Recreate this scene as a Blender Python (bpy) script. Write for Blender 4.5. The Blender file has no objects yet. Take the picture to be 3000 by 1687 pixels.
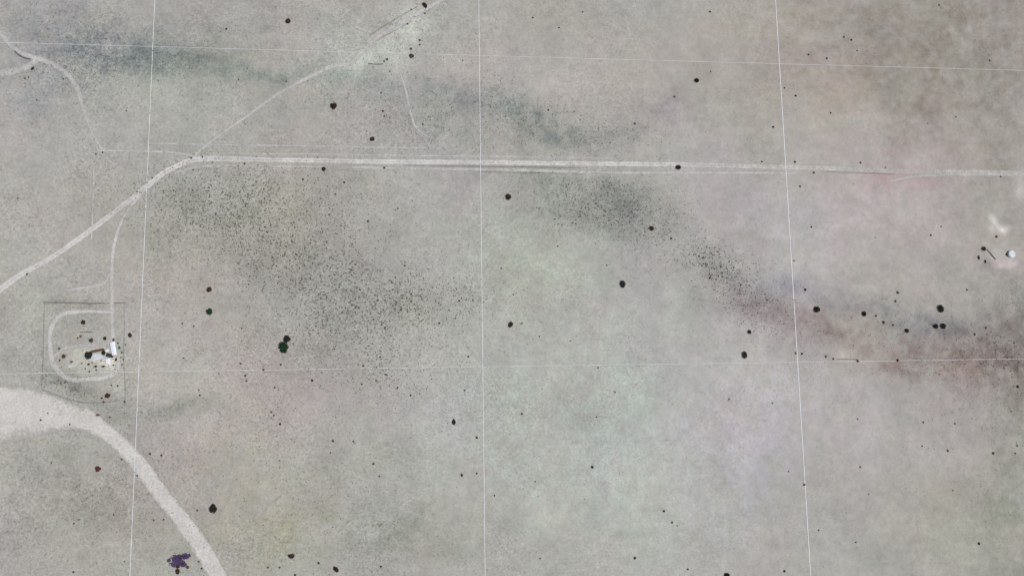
import bpy, bmesh, math, random
import numpy as np
from mathutils import Vector, Matrix, Euler
random.seed(7); RNG = np.random.default_rng(11)
R = math.radians
C = bpy.context.scene.collection
scene = bpy.context.scene

# ------------------------------------------------------------------ camera
CAM_LOC = (-54.515, -11.53, 907.4)
CAM_ROT = (0.1196, -0.0990, -0.0159)
FOC = 26.0
cd = bpy.data.cameras.new('camera'); cam = bpy.data.objects.new('camera', cd); C.objects.link(cam)
cam.location = CAM_LOC; cam.rotation_euler = CAM_ROT
cd.lens = FOC; cd.sensor_width = 36; cd.clip_start = 1; cd.clip_end = 60000
scene.camera = cam
# ------------------------------------------------------------------ sky, sun, exposure
SUN_EL, SUN_AZ = R(61), R(97)       # high sun in the east: shadows fall to the left
w = bpy.data.worlds.new('World'); scene.world = w; w.use_nodes = True
nt = w.node_tree; nt.nodes.clear()
sky = nt.nodes.new('ShaderNodeTexSky'); sky.sky_type = 'NISHITA'; sky.sun_disc = False
sky.sun_elevation = SUN_EL; sky.sun_rotation = SUN_AZ; sky.altitude = 1200
bg = nt.nodes.new('ShaderNodeBackground'); bg.inputs[1].default_value = 0.11
wo = nt.nodes.new('ShaderNodeOutputWorld')
nt.links.new(sky.outputs[0], bg.inputs[0]); nt.links.new(bg.outputs[0], wo.inputs[0])
sd = bpy.data.lights.new('sun', 'SUN'); sd.energy = 3.0; sd.angle = R(0.53); sd.color = (1.0, 0.955, 0.89)
sun = bpy.data.objects.new('sun', sd); C.objects.link(sun)
sdir = Vector((math.sin(SUN_AZ) * math.cos(SUN_EL), math.cos(SUN_AZ) * math.cos(SUN_EL), math.sin(SUN_EL)))
sun.rotation_euler = sdir.to_track_quat('Z', 'Y').to_euler(); sun.location = sdir * 500
scene.view_settings.view_transform = 'Standard'; scene.view_settings.look = 'None'
scene.view_settings.exposure = 0.01; scene.view_settings.gamma = 1
scene.cycles.pixel_filter_type = 'BLACKMAN_HARRIS'
scene.cycles.filter_width = 1.4
scene.cycles.max_bounces = 4
scene.cycles.transparent_max_bounces = 12

# ------------------------------------------------------------------ map reading: photo pixel (3000 wide) -> metres on the ground
RM = Euler(CAM_ROT, 'XYZ').to_matrix(); FP = FOC / 36 * 3000
def at(x, y, z=0.0):
    d = RM @ Vector(((x - 1500) / FP, -(y - 843.5) / FP, -1.0))
    t = (z - CAM_LOC[2]) / d.z
    return Vector((CAM_LOC[0] + d.x * t, CAM_LOC[1] + d.y * t, z))
def mpp(x, y):
    return (at(x + 1, y) - at(x, y)).length
GRID = 1.50          # metres between the screen pixel lines painted on the ground

# ------------------------------------------------------------------ helpers
def tag(o, label=None, cat=None, group=None, kind=None):
    if label: o['label'] = label
    if cat: o['category'] = cat
    if group: o['group'] = group
    if kind: o['kind'] = kind
    return o
def mesh_obj(name, verts, faces, mat, parent=None):
    me = bpy.data.meshes.new(name); me.from_pydata([tuple(v) for v in verts], [], faces); me.update()
    if mat: me.materials.append(mat)
    o = bpy.data.objects.new(name, me); C.objects.link(o)
    if parent: o.parent = parent
    return o
def empty(name, loc, rz=0):
    o = bpy.data.objects.new(name, None); C.objects.link(o); o.location = loc; o.rotation_euler = (0, 0, rz)
    o.empty_display_size = 0.5
    return o
def new_mat(name):
    m = bpy.data.materials.new(name); m.use_nodes = True
    n = m.node_tree; n.nodes.clear()
    out = n.nodes.new('ShaderNodeOutputMaterial'); b = n.nodes.new('ShaderNodeBsdfPrincipled')
    b.inputs['Roughness'].default_value = 0.95; b.inputs['Specular IOR Level'].default_value = 0.1
    n.links.new(b.outputs[0], out.inputs[0])
    return m, n, b, out
def math_node(n, op, a, b=None, clamp=False):
    q = n.nodes.new('ShaderNodeMath'); q.operation = op; q.use_clamp = clamp
    for i, v in enumerate((a, b)):
        if v is None: continue
        if isinstance(v, (int, float)): q.inputs[i].default_value = v
        else: n.links.new(v, q.inputs[i])
    return q.outputs[0]
def noise(n, vec, scale, detail=3, rough=0.55):
    q = n.nodes.new('ShaderNodeTexNoise'); q.inputs['Scale'].default_value = scale
    q.inputs['Detail'].default_value = detail; q.inputs['Roughness'].default_value = rough
    if vec is not None: n.links.new(vec, q.inputs['Vector'])
    return q.outputs['Fac']
def remap(n, v, a, b, c, d):
    q = n.nodes.new('ShaderNodeMapRange'); n.links.new(v, q.inputs[0])
    for i, k in enumerate((a, b, c, d)): q.inputs[i + 1].default_value = k
    return q.outputs[0]
def scale_col(n, col, fac):
    q = n.nodes.new('ShaderNodeVectorMath'); q.operation = 'SCALE'
    n.links.new(col, q.inputs[0]); n.links.new(fac, q.inputs['Scale'])
    return q.outputs[0]
def weave(n, amp):
    """screen pixel criss-cross painted into the colour, in ground metres, dying out to the right"""
    g = n.nodes.new('ShaderNodeNewGeometry'); s = n.nodes.new('ShaderNodeSeparateXYZ'); n.links.new(g.outputs['Position'], s.inputs[0])
    cx = math_node(n, 'COSINE', math_node(n, 'MULTIPLY', s.outputs[0], 2 * math.pi / GRID))
    cy = math_node(n, 'COSINE', math_node(n, 'MULTIPLY', s.outputs[1], 2 * math.pi / GRID))
    fx = remap(n, s.outputs[0], 120, 480, amp, amp * 0.15)
    fy = remap(n, s.outputs[0], 200, 620, amp * 0.7, amp * 0.45)
    v = math_node(n, 'ADD', math_node(n, 'MULTIPLY', cx, fx), math_node(n, 'MULTIPLY', cy, fy))
    return math_node(n, 'ADD', v, 1.0), g.outputs['Position']
AMP = 0.035
def plain(name, col, rough=0.9, var=0.15, scale=0.8):
    m, n, b, out = new_mat(name); b.inputs['Roughness'].default_value = rough
    tc = n.nodes.new('ShaderNodeTexCoord')
    f = remap(n, noise(n, tc.outputs['Object'], scale, 4), 0.25, 0.75, 1 - var, 1 + var)
    c = n.nodes.new('ShaderNodeRGB'); c.outputs[0].default_value = (*col, 1)
    n.links.new(scale_col(n, c.outputs[0], f), b.inputs['Base Color'])
    return m
def dirt(name, col, alpha=1.0, var=0.12):
    """pale worn earth; the attribute 'edge' (0 at the rim) breaks the rim up"""
    m, n, b, out = new_mat(name)
    wv, pos = weave(n, AMP)
    f = remap(n, noise(n, pos, 0.05, 4, .6), 0.3, 0.7, 1 - var, 1 + var * .6)
    f = math_node(n, 'MULTIPLY', f, remap(n, noise(n, pos, 0.33, 3, .75), 0.35, 0.65, .87, 1.11))
    f = math_node(n, 'MULTIPLY', f, wv)
    c = n.nodes.new('ShaderNodeRGB'); c.outputs[0].default_value = (*col, 1)
    n.links.new(scale_col(n, c.outputs[0], f), b.inputs['Base Color'])
    at_ = n.nodes.new('ShaderNodeAttribute'); at_.attribute_name = 'edge'
    e = math_node(n, 'ADD', at_.outputs['Fac'], remap(n, noise(n, pos, 0.16, 5, 0.75), 0.3, 0.7, -0.34, 0.24))
    e = remap(n, e, 0.0, 0.9, 0, alpha)
    big = remap(n, noise(n, pos, 0.022, 5, .7), 0.3, 0.7, 0.80, 1.2)
    e = math_node(n, 'MULTIPLY', e, big, True)
    t = n.nodes.new('ShaderNodeBsdfTransparent'); mx = n.nodes.new('ShaderNodeMixShader')
    n.links.new(e, mx.inputs[0]); n.links.new(t.outputs[0], mx.inputs[1]); n.links.new(b.outputs[0], mx.inputs[2])
    n.links.new(mx.outputs[0], out.inputs[0])
    return m

# ------------------------------------------------------------------ ground: soil colours as patches, with edge vignette and fence shade painted in
BASE = np.array([0.400, 0.372, 0.318])
# x, y (photo px), rx, ry, angle deg, colour multiplier, strength
PATCH = [
 (70,1240,190,95,-6,(1.22,1.19,1.14),.75),(330,1085,28,12,0,(1.2,1.2,1.18),.7),(236,1030,34,12,0,(1.22,1.22,1.2),.7),(208,1068,22,9,0,(1.2,1.2,1.2),.6),(318,900,16,80,0,(1.12,1.12,1.1),.6),(262,850,70,22,-6,(1.10,1.10,1.08),.6),(330,1120,40,20,0,(1.1,1.1,1.1),.5),
 (150, 60, 330, 170, 10, (0.86,0.88,0.95), .7), (60, 420, 160, 330, 0, (0.98,1.02,1.06), .6),
 (400,150,250,60,-4,(0.70,0.74,0.77),.70),(250,150,120,34,24,(0.68,0.68,0.73),.65),(300,95,110,45,30,(0.74,0.75,0.80),.55),(480,160,120,38,0,(0.70,0.79,0.78),.45),(640,175,170,26,4,(0.74,0.80,0.80),.6),(1010,235,120,30,12,(0.80,0.86,0.86),.55),(1260,275,170,42,14,(0.76,0.83,0.83),.6),(190,230,110,30,-30,(0.84,0.85,0.88),.5),
 (800,200,170,32,6,(0.70,0.79,0.80),.7),(980,180,100,40,0,(1.05,1.12,1.10),.5),
 (1110,145,120,50,-30,(1.20,1.25,1.21),.85),(1190,105,60,46,-20,(1.30,1.34,1.32),.9),(1040,190,60,22,-30,(1.2,1.22,1.2),.7),(925,216,60,14,-25,(1.15,1.17,1.17),.6),
 (640,280,260,70,8,(0.92,0.98,0.95),.5),(1080,300,200,80,20,(0.86,0.94,0.92),.55),
 (960,360,140,90,0,(0.95,0.90,0.90),.4),(90,300,110,70,20,(0.82,0.86,0.88),.5),
 (1500,330,190,55,14,(0.66,0.74,0.76),.85),(1570,350,70,55,0,(0.66,0.72,0.74),.4),(1700,400,150,35,4,(0.72,0.75,0.76),.7),(1820,385,90,30,-8,(0.74,0.76,0.78),.55),
 (1960,300,90,40,-10,(0.78,0.76,0.84),.65),(1400,400,160,40,10,(0.86,0.88,0.86),.5),(1290,350,120,60,10,(0.84,0.9,0.88),.5),
 (1780,130,260,120,0,(0.97,0.95,0.95),.5),(1900,50,200,50,0,(0.92,0.94,0.93),.5),
 (2620,110,460,210,0,(0.84,0.785,0.75),.75),(2880,60,240,240,0,(0.88,0.85,0.83),.6),(2300,90,120,110,0,(0.92,0.88,0.83),.4),(2560,30,160,50,0,(0.90,0.87,0.78),.4),
 (2640,270,90,130,12,(0.80,0.84,0.80),.6),(2470,240,140,70,10,(0.95,0.87,0.85),.45),(2740,290,120,60,0,(0.92,0.85,0.80),.35),
 (2900,260,130,130,0,(0.80,0.84,0.80),.5),(2610,460,50,70,25,(0.86,0.76,0.74),.7),(2640,540,110,28,2,(1.0,0.84,0.84),.6),
 (2400,370,200,90,0,(1.02,0.99,1.04),.5),(2850,430,180,60,0,(0.94,0.92,0.86),.5),
 (2480,640,380,180,0,(1.14,1.075,1.15),.8),(2450,330,260,150,0,(1.02,.965,.985),.6),(2150,620,150,110,0,(1.07,1.04,1.08),.6),(2450,1250,360,180,0,(1.11,1.07,1.11),.7),(2250,1200,160,300,0,(1.05,1.03,1.09),.5),(2850,640,130,260,0,(0.88,0.86,0.80),.45),(2990,900,110,600,0,(0.78,0.80,0.76),.55),  # last patch paints in the lens darkening along the right edge
 (640,640,300,110,6,(0.87,0.89,0.83),.6),(860,600,230,80,0,(0.90,0.91,0.87),.5),(980,800,300,80,8,(0.90,0.92,0.90),.5),(1180,860,220,60,4,(0.90,0.90,0.90),.5),
 (1130,1000,330,120,10,(0.94,0.95,0.95),.5),
 (280,640,260,260,0,(1.0,1.02,0.97),.5),(200,800,220,120,0,(1.0,1.02,0.99),.4),
 (1780,590,230,60,6,(0.72,0.74,0.75),.75),(1840,560,110,40,0,(0.82,0.83,0.87),.4),(1620,520,170,40,4,(0.82,0.88,0.84),.55),(1760,650,120,40,10,(0.80,0.82,0.82),.5),
 (2100,770,170,38,34,(0.74,0.76,0.76),.7),(2200,880,130,50,38,(0.82,0.80,0.80),.6),(2230,960,90,60,0,(0.86,0.83,0.88),.5),
 (2310,838,75,30,8,(0.72,0.73,0.82),.7),(2450,890,110,28,4,(0.76,0.77,0.83),.65),(2560,905,90,18,0,(0.86,0.86,0.92),.5),
 (2720,930,130,28,10,(0.72,0.75,0.83),.75),(2820,970,120,42,6,(0.74,0.76,0.80),.7),
 (2560,1000,350,60,6,(0.83,0.76,0.75),.72),(2850,1030,260,62,0,(0.85,0.75,0.73),.72),(2960,1090,90,60,0,(0.76,0.71,0.71),.6),(2380,945,190,46,14,(0.80,0.74,0.75),.7),
 (2700,1075,180,20,0,(1.02,1.0,0.98),.7),(2690,1088,60,14,20,(0.76,0.73,0.68),.6),(2560,1078,70,12,-12,(0.78,0.76,0.76),.5),
 (2474,1036,12,14,0,(1.42,1.42,1.40),.9),(2480,1046,22,6,0,(1.3,1.28,1.26),.7),(2672,1070,24,11,20,(1.4,1.34,1.36),.8),(2568,1068,20,9,0,(1.25,1.28,1.26),.7),(2560,845,150,16,0,(1.1,1.1,1.1),.4),
 (2910,1110,180,90,0,(0.78,0.77,0.75),.5),(3000,960,80,120,0,(0.72,0.74,0.76),.6),
 (1640,1000,280,330,0,(1.04,1.13,1.09),.8),(1700,1400,380,260,0,(1.05,1.14,1.10),.75),(1900,1250,200,200,0,(1.07,1.12,1.11),.4),(1500,720,240,110,0,(0.97,1.05,1.0),.6),(1540,830,120,150,0,(1.08,1.04,0.96),.35),
 (2200,1350,260,330,0,(1.02,1.01,1.07),.6),(2100,1150,160,200,0,(1.02,1.02,1.08),.5),(2160,1400,90,120,0,(0.96,0.96,1.04),.35),
 (1150,1150,280,150,10,(1.05,1.01,1.07),.7),(900,1150,200,80,12,(1.02,0.97,1.0),.5),(1350,1180,140,150,0,(1.05,1.03,1.06),.5),
 (680,1380,240,230,0,(1.02,0.99,0.90),.7),(820,1560,230,90,0,(0.95,0.94,0.82),.6),(1080,1560,160,60,0,(0.78,0.84,0.78),.7),(1180,1620,170,60,-12,(0.82,0.85,0.80),.6),(980,1380,120,70,0,(0.94,0.97,0.9),.5),
 (460,1208,110,24,-4,(0.70,0.78,0.72),.75),(560,1200,70,40,0,(0.84,0.88,0.84),.4),
 (240,1420,220,140,10,(0.88,0.86,0.84),.6),(350,1520,160,150,0,(0.85,0.84,0.82),.55),(90,1560,160,200,0,(0.86,0.84,0.86),.4),
 (165,1120,90,34,24,(0.66,0.65,0.67),.85),(255,1150,100,36,14,(0.78,0.78,0.78),.7),(150,900,90,30,0,(0.86,0.88,0.86),.4),(245,880,130,9,0,(0.78,0.80,0.80),.6),  # last patch paints the faint shadow line along the yard fence
 (2500,1350,330,220,0,(0.97,0.95,0.99),.5),(2780,1480,240,150,0,(0.91,0.92,0.84),.5),(2950,1400,120,300,0,(0.80,0.83,0.80),.6),(2620,1560,110,90,0,(0.95,0.97,0.9),.4),
 (2300,1620,260,90,0,(0.98,0.97,1.04),.4),(2000,1640,220,80,0,(0.95,0.96,0.93),.4),
 (280,1046,20,9,4,(1.30,1.36,1.38),.95),(262,1046,85,46,0,(1.18,1.18,1.17),.8),(310,1050,34,34,0,(1.35,1.35,1.34),.8),(300,1010,50,14,0,(1.2,1.2,1.18),.6),(318,1062,22,12,0,(1.4,1.38,1.38),.8),(350,1016,14,24,0,(0.62,0.76,0.76),.8),(352,1060,24,24,0,(0.72,0.78,0.72),.5),
 (345,1128,26,18,30,(1.15,1.18,1.18),.6),(330,1220,40,26,0,(0.9,0.82,0.8),.4),(214,985,16,11,0,(1.15,1.0,0.9),.6),
 (2908,628,9,14,-40,(1.45,1.47,1.50),.8),(2925,655,7,24,-48,(1.5,1.5,1.54),.8),(2906,660,8,12,0,(1.4,1.42,1.45),.7),(2945,712,9,6,0,(1.35,1.33,1.35),.7),(2905,748,14,5,40,(1.4,1.38,1.4),.7),(2935,776,9,6,0,(1.4,1.36,1.4),.8),(2975,770,10,6,0,(1.35,1.32,1.36),.7),(2940,700,40,60,0,(1.12,1.12,1.13),.6),(2935,780,40,26,0,(1.15,1.13,1.15),.6),(2946,662,16,10,0,(1.4,1.41,1.46),.8),(2926,668,22,8,10,(1.35,1.36,1.4),.7),(2940,768,38,14,20,(1.36,1.30,1.36),.85),(2962,748,26,22,0,(1.25,1.22,1.26),.6),(2880,770,26,26,0,(0.80,0.78,0.86),.8),(2990,550,15,50,0,(1.3,1.3,1.32),.8),(2920,730,30,8,35,(1.2,1.24,1.22),.6),
 (2150,350,260,130,0,(1.05,1.03,1.03),.5),(1640,250,160,90,-20,(1.08,1.06,1.02),.5),(1250,640,220,110,0,(1.03,1.01,1.0),.45),(480,820,160,110,0,(1.04,1.02,0.99),.5),
 (620,1010,230,130,0,(0.99,0.97,0.93),.5),(1700,210,200,50,5,(1.06,1.05,1.05),.4),
]
_T = RNG.uniform(-1, 1, (256, 256))
def vnoise(X, Y, s, o=0):
    x = X / s + 917.3 + o; y = Y / s + 533.7 - o * 1.7; i = np.floor(x).astype(int); j = np.floor(y).astype(int); u = x - i; v = y - j
    u = u * u * (3 - 2 * u); v = v * v * (3 - 2 * v); t = lambda a, b_: _T[a % 256, b_ % 256]
    return (t(i, j) * (1 - u) + t(i + 1, j) * u) * (1 - v) + (t(i, j + 1) * (1 - u) + t(i + 1, j + 1) * u) * v
def fbm(X, Y, s, oct_=4, o=0):
    r = 0; a = 1; tot = 0
    for k in range(oct_): r = r + a * vnoise(X, Y, s / 2.03 ** k, o + 13.1 * k); tot += a; a *= .62
    return r / tot * 1.6
def soil_at(X, Y):
    col = np.ones((len(X), 3)) * BASE
    wx = fbm(X, Y, 60, 4, 3) * 20; wy = fbm(X, Y, 60, 4, 40) * 20; brk = fbm(X, Y, 34, 5, 77) * .6 + fbm(X, Y, 11, 3, 140) * .75
    X0, Y0 = X, Y
    for (px, py, rx, ry, ang, mul, st) in PATCH:
        c = at(px, py); k = mpp(px, py); a = R(-ang)
        wk = min(1.0, min(rx, ry) / 45.0)
        dx = X + wx * wk - c.x; dy = Y + wy * wk - c.y
        u = (dx * math.cos(a) + dy * math.sin(a)) / (rx * k); v = (-dx * math.sin(a) + dy * math.cos(a)) / (ry * k)
        q = u * u + v * v
        g = np.clip(np.exp(-q * 0.9) * st * (1.0 + 0.65 * brk), 0, 1)[:, None]
        col = col * (1 - g + g * np.array(mul))
    tint = np.stack([fbm(X0, Y0, 110, 3, 9), fbm(X0, Y0, 110, 3, 21), fbm(X0, Y0, 110, 3, 33)], 1)
    cl = fbm(X0, Y0, 150, 5, 68)
    return col * (1 + .03 * tint) * (1 + .07 * fbm(X0, Y0, 42, 5, 55) + .10 * cl)[:, None]
def axis(lo, hi, step, far):
    a = list(np.arange(lo, hi + 1e-6, step)); s = step; x = hi
    while x < far: s *= 1.35; x += s; a.append(x)
    s = step; x = lo; pre = []
    while x > -far: s *= 1.35; x -= s; pre.append(x)
    return np.array(pre[::-1] + a)
xs = axis(-780, 840, 2.5, 20000); ys = axis(-470, 500, 2.5, 20000)
XX, YY = np.meshgrid(xs, ys); nx, ny = len(xs), len(ys)
co = np.zeros((nx * ny, 3)); co[:, 0] = XX.ravel(); co[:, 1] = YY.ravel()
me = bpy.data.meshes.new('ground'); me.vertices.add(nx * ny); me.vertices.foreach_set('co', co.ravel())
I = (np.arange(ny - 1)[:, None] * nx + np.arange(nx - 1)[None, :]).ravel()
quads = np.stack([I, I + 1, I + nx + 1, I + nx], 1)
me.loops.add(quads.size); me.loops.foreach_set('vertex_index', quads.ravel())
me.polygons.add(len(quads)); me.polygons.foreach_set('loop_start', np.arange(len(quads)) * 4)
me.update(calc_edges=True)
ca = me.color_attributes.new('soil', 'FLOAT_COLOR', 'POINT')
cc = np.ones((nx * ny, 4)); cc[:, :3] = soil_at(co[:, 0], co[:, 1]); ca.data.foreach_set('color', cc.ravel())
m, n, b, out = new_mat('desert_soil')
a_ = n.nodes.new('ShaderNodeAttribute'); a_.attribute_name = 'soil'
wv, pos = weave(n, AMP)
sep = n.nodes.new('ShaderNodeSeparateColor'); n.links.new(a_.outputs['Color'], sep.inputs[0])
veg = remap(n, sep.outputs[0], 0.22, 0.40, 1.9, 1.0)       # darker, grassier soil is also more mottled
def mott(sc, det, ro, amp, lo=.3, hi=.7):
    q = remap(n, noise(n, pos, sc, det, ro), lo, hi, -amp, amp)
    return math_node(n, 'ADD', math_node(n, 'MULTIPLY', q, veg), 1.0)
f = math_node(n, 'MULTIPLY', mott(0.035, 6, 0.65, .09), mott(0.10, 4, 0.7, .07, .35, .65))
# the grain is coarse on the grassy left and dies to smooth bare soil on the right
sx_ = n.nodes.new('ShaderNodeSeparateXYZ'); n.links.new(pos, sx_.inputs[0])
gm = math_node(n, 'MULTIPLY', remap(n, sx_.outputs[0], -100, 450, 1.0, .35), remap(n, noise(n, pos, 0.009, 3), .35, .65, .35, 1.25))
veg = math_node(n, 'MULTIPLY', veg, gm)
f = math_node(n, 'MULTIPLY', f, mott(0.24, 3, 0.75, .12, .35, .65))
f = math_node(n, 'MULTIPLY', f, mott(0.42, 2, 0.8, .14, .33, .67))
spk = remap(n, noise(n, pos, 0.27, 2, 0.6), .58, .70, 0, -.26)     # pebbly dark flecks
f = math_node(n, 'MULTIPLY', f, math_node(n, 'ADD', math_node(n, 'MULTIPLY', spk, veg), 1.0))
f = math_node(n, 'MULTIPLY', f, wv)
n.links.new(scale_col(n, a_.outputs['Color'], f), b.inputs['Base Color'])
bump = n.nodes.new('ShaderNodeBump'); bump.inputs['Strength'].default_value = 0.45; bump.inputs['Distance'].default_value = 1.0
n.links.new(noise(n, pos, 0.15, 5, 0.65), bump.inputs['Height']); n.links.new(bump.outputs[0], b.inputs['Normal'])
me.materials.append(m)
ground = bpy.data.objects.new('ground', me); C.objects.link(ground); tag(ground, kind='structure')

# ------------------------------------------------------------------ tracks: worn ribbons of earth on the ground, dark fence lines too
def smooth(pts, n_=6):
    P = [np.array(p, float) for p in pts]; P = [2 * P[0] - P[1]] + P + [2 * P[-1] - P[-2]]; o = []
    for i in range(1, len(P) - 2):
        for k in range(n_):
            t = k / n_; a, b_, c, d = P[i - 1:i + 3]
            o.append(0.5 * ((2 * b_) + (c - a) * t + (2 * a - 5 * b_ + 4 * c - d) * t * t + (3 * b_ - a - 3 * c + d) * t ** 3))
    o.append(P[-2]); return o
WID = {'dirt_road': 1.35, 'rut_fence_line': 1.1, 'loop_track': 1.5, 'driveway': 1.4, 'side_track': 1.45, 'branch_road': 1.35, 'spur_track': 1.6}
def ribbon(name, pts, mat, z, soft=True, n_=6, th=None):
    """pts: (px, py, width px)"""
    S = smooth(pts, n_) if n_ > 1 else [np.array(p, float) for p in pts]
    W = [at(p[0], p[1]) for p in S]; verts = []; edge = []
    prof = [(-1, 0), (-.66, .78), (-.36, 1.05), (0, .78), (.36, 1.05), (.66, .78), (1, 0)] if name == 'dirt_road' else [(-1, 0), (-.55, .85), (0, 1), (.55, .85), (1, 0)]
    for i, p in enumerate(W):
        d = (W[min(i + 1, len(W) - 1)] - W[max(i - 1, 0)]).normalized(); nn = Vector((-d.y, d.x, 0))
        hw = S[i][2] * mpp(S[i][0], S[i][1]) / 2 * WID.get(name, 1.3)
        for u, e in prof:
            q = p + nn * hw * u; verts.append((q.x, q.y, z)); edge.append(e * (1 - .36 * min(1, max(0, (S[i][0] - 1600) / 1000)) if name == 'dirt_road' else 1))
    k = len(prof); faces = [(i * k + j, i * k + j + 1, (i + 1) * k + j + 1, (i + 1) * k + j) for i in range(len(W) - 1) for j in range(k - 1)]
    o = mesh_obj(name, verts, faces, mat)
    at2 = o.data.attributes.new('edge', 'FLOAT', 'POINT'); at2.data.foreach_set('value', edge)
    return o
D_MAIN = dirt('pale_road_dirt', (0.64, 0.60, 0.535), .95)
D_FAINT = dirt('faint_track_dirt', (0.57, 0.535, 0.48), 0.85)
D_MID = dirt('worn_track_dirt', (0.61, 0.575, 0.52), .78)
D_YARD = dirt('yard_drive_dirt', (0.61, 0.575, 0.515), .88)
D_WASH = dirt('wash_sand', (0.60, 0.56, 0.495), 1.05, .12)
D_DARK = dirt('rut_fence_tone', (0.26, 0.245, 0.225), 0.30)  # ruts, and the dark lines drawn for the yard fence
r_ = ribbon('dirt_road', [(-60,885,20),(17,836,20),(58,806,20),(146,757,17),(221,707,17),(291,655,17),(361,602,17),(419,556,18),(472,512,18),(513,489,18),(553,472,17),(600,466,18),(670,466,18),(750,468,16),(940,471,15),(1129,474,15),(1320,475,14),(1500,477,14),(1791,480,14),(2020,483,14),(2250,489,13),(2425,493,13),(2629,502,12),(2800,504,13),(3060,509,13)], D_MAIN, .10); tag(r_, kind='structure')
for nm, pts, mt, z in [
  ('track', [(1000,489,6),(1200,494,9),(1500,498,9),(1791,506,9),(2050,506,8),(2250,507,8),(2330,509,6)], D_FAINT, .07),
  ('track', [(285,441,8),(400,443,7),(500,446,8),(560,456,10),(600,463,8)], D_FAINT, .085),
  ('branch_road', [(1330,-22,13),(1295,0,13),(1187,60,13),(1140,86,12),(1099,116,13),(1062,150,14),(1027,186,13),(975,194,14),(915,222,12),(860,250,10),(808,280,9),(767,309,8),(700,357,8),(652,390,8),(600,430,9),(571,455,10)], D_MID, .078),
  ('side_track', [(-40,60,14),(0,99,14),(26,128,13),(58,154,13),(111,172,14),(140,181,15),(175,201,14),(201,221,14),(224,256,13),(236,290,12),(244,320,11),(255,352,10),(275,400,9),(300,440,9)], D_MID, .093),
  ('spur_track', [(-40,222,24),(0,216,22),(52,207,18),(84,192,14),(111,174,14)], D_MID, .062),
  ('driveway', [(470,520,8),(420,566,9),(385,602,9),(358,645,9),(340,695,10),(329,760,10),(328,844,11),(329,900,12),(330,960,12),(331,1000,13),(326,1020,14)], D_YARD, .066),
  ('entry_track', [(322,800,5),(310,826,9),(288,836,11),(250,842,10),(200,850,7)], D_MID, .058),
  ('loop_track', [(326,914,8),(260,912,9),(204,915,12),(175,926,13),(157,946,13),(147,975,13),(146,998,13),(149,1030,13),(154,1060,14),(169,1083,14),(189,1103,14),(218,1113,14),(262,1110,13),(306,1106,13),(332,1095,14),(346,1077,14),(346,1050,11)], D_YARD, .071),
  ('cross_track', [(150,1052,10),(190,1020,8),(240,1012,10),(290,1010,12),(328,1006,10)], D_FAINT, .054),
  ('old_track', [(1172,210,7),(1190,270,7),(1203,330,7),(1218,372,7),(1250,400,6)], D_FAINT, .05),
  ('fence_track', [(276,480,7),(272,600,6),(268,700,6)], D_FAINT, .052),
  ('north_verge', [(620,449,5),(900,452,5),(1200,456,6),(1500,459,5),(1800,464,5)], D_FAINT, .056),
  ('verge', [(2610,530,8),(2700,515,8),(2850,512,6),(3020,515,6)], D_FAINT, .057),
  ('rut_fence_line', [(1180,485,3),(1300,487,5),(1500,489,6),(1700,492,4)], D_DARK, .045),
  ('rut_fence_line', [(1400,503,3),(1500,506,4),(1620,508,3)], D_DARK, .046),
  ('rut_fence_line', [(125,884,4),(240,888,5),(366,888,5)], D_DARK, .041),  # yard fence line with its shade, painted as a dark ribbon
  ('rut_fence_line', [(363,888,3),(364,960,3),(362,1040,4),(366,1120,4),(366,1190,4)], D_DARK, .042),  # right side of the yard fence, drawn as a dark ribbon
  ('rut_fence_line', [(130,888,3),(128,960,3),(126,1050,4),(122,1140,4)], D_DARK, .043),  # left side of the yard fence, drawn as a dark ribbon
  ('rut_fence_line', [(122,1140,5),(180,1162,5),(240,1178,5),(300,1178,5),(352,1172,4)], D_DARK, .044),  # lower yard border, drawn as a dark ribbon
  ('rut_fence_line', [(189,1113,4),(240,1117,4),(290,1113,4)], D_DARK, .0425),
  ('wheel_track', [(400,1000,3),(560,985,3),(700,1000,3)], D_FAINT, .0435),
  ('double_track', [(430,420,5),(640,424,5),(900,428,5),(1250,434,5)], D_FAINT, .0445),
  ('dirt_shoulder', [(513,505,9),(600,487,9),(750,486,8),(950,489,7)], D_FAINT, .0455),
  ('rut_fence_line', [(1085,103,5),(1130,74,6),(1180,44,5),(1220,22,4)], D_DARK, .047),
  ('rut_fence_line', [(1090,128,5),(1120,110,6),(1165,86,5),(1205,62,5)], D_DARK, .048),
  ('rut_fence_line', [(2420,503,4),(2520,507,5),(2620,511,5)], D_DARK, .049),
 ]:
    tag(ribbon(nm, pts, mt, z), kind='structure')
# pale sandy wash, a broad sheet with broken banks
top = [(-60,1118),(0,1122),(73,1130),(122,1144),(175,1162),(215,1182),(262,1194),(300,1222),(335,1252),(376,1288),(431,1347),(478,1411),(524,1469),(571,1527),(620,1600),(672,1690),(700,1740)]
bot = [(-60,1312),(0,1302),(50,1292),(110,1280),(160,1268),(205,1262),(250,1268),(290,1284),(322,1308),(350,1334),(392,1385),(432,1436),(478,1500),(526,1562),(568,1622),(606,1690),(636,1740)]
T = smooth(top, 5); B_ = smooth(bot, 5); verts = []; edge = []
for a, c in zip(T, B_):
    for t, e in ((-.02, 0), (.08, .75), (.28, 1.1), (.5, 1.25), (.72, 1.1), (.92, .65), (1.04, 0)):
        q = a * (1 - t) + c * t; p = at(q[0] + random.uniform(-2, 2), q[1] + random.uniform(-2.5, 2.5)); verts.append((p.x, p.y, .03)); edge.append(e)
o = mesh_obj('wash', verts, [(i*7+j, (i+1)*7+j, (i+1)*7+j+1, i*7+j+1) for i in range(len(T)-1) for j in range(6)], D_WASH)
o.data.attributes.new('edge', 'FLOAT', 'POINT').data.foreach_set('value', edge); tag(o, kind='structure')

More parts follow.
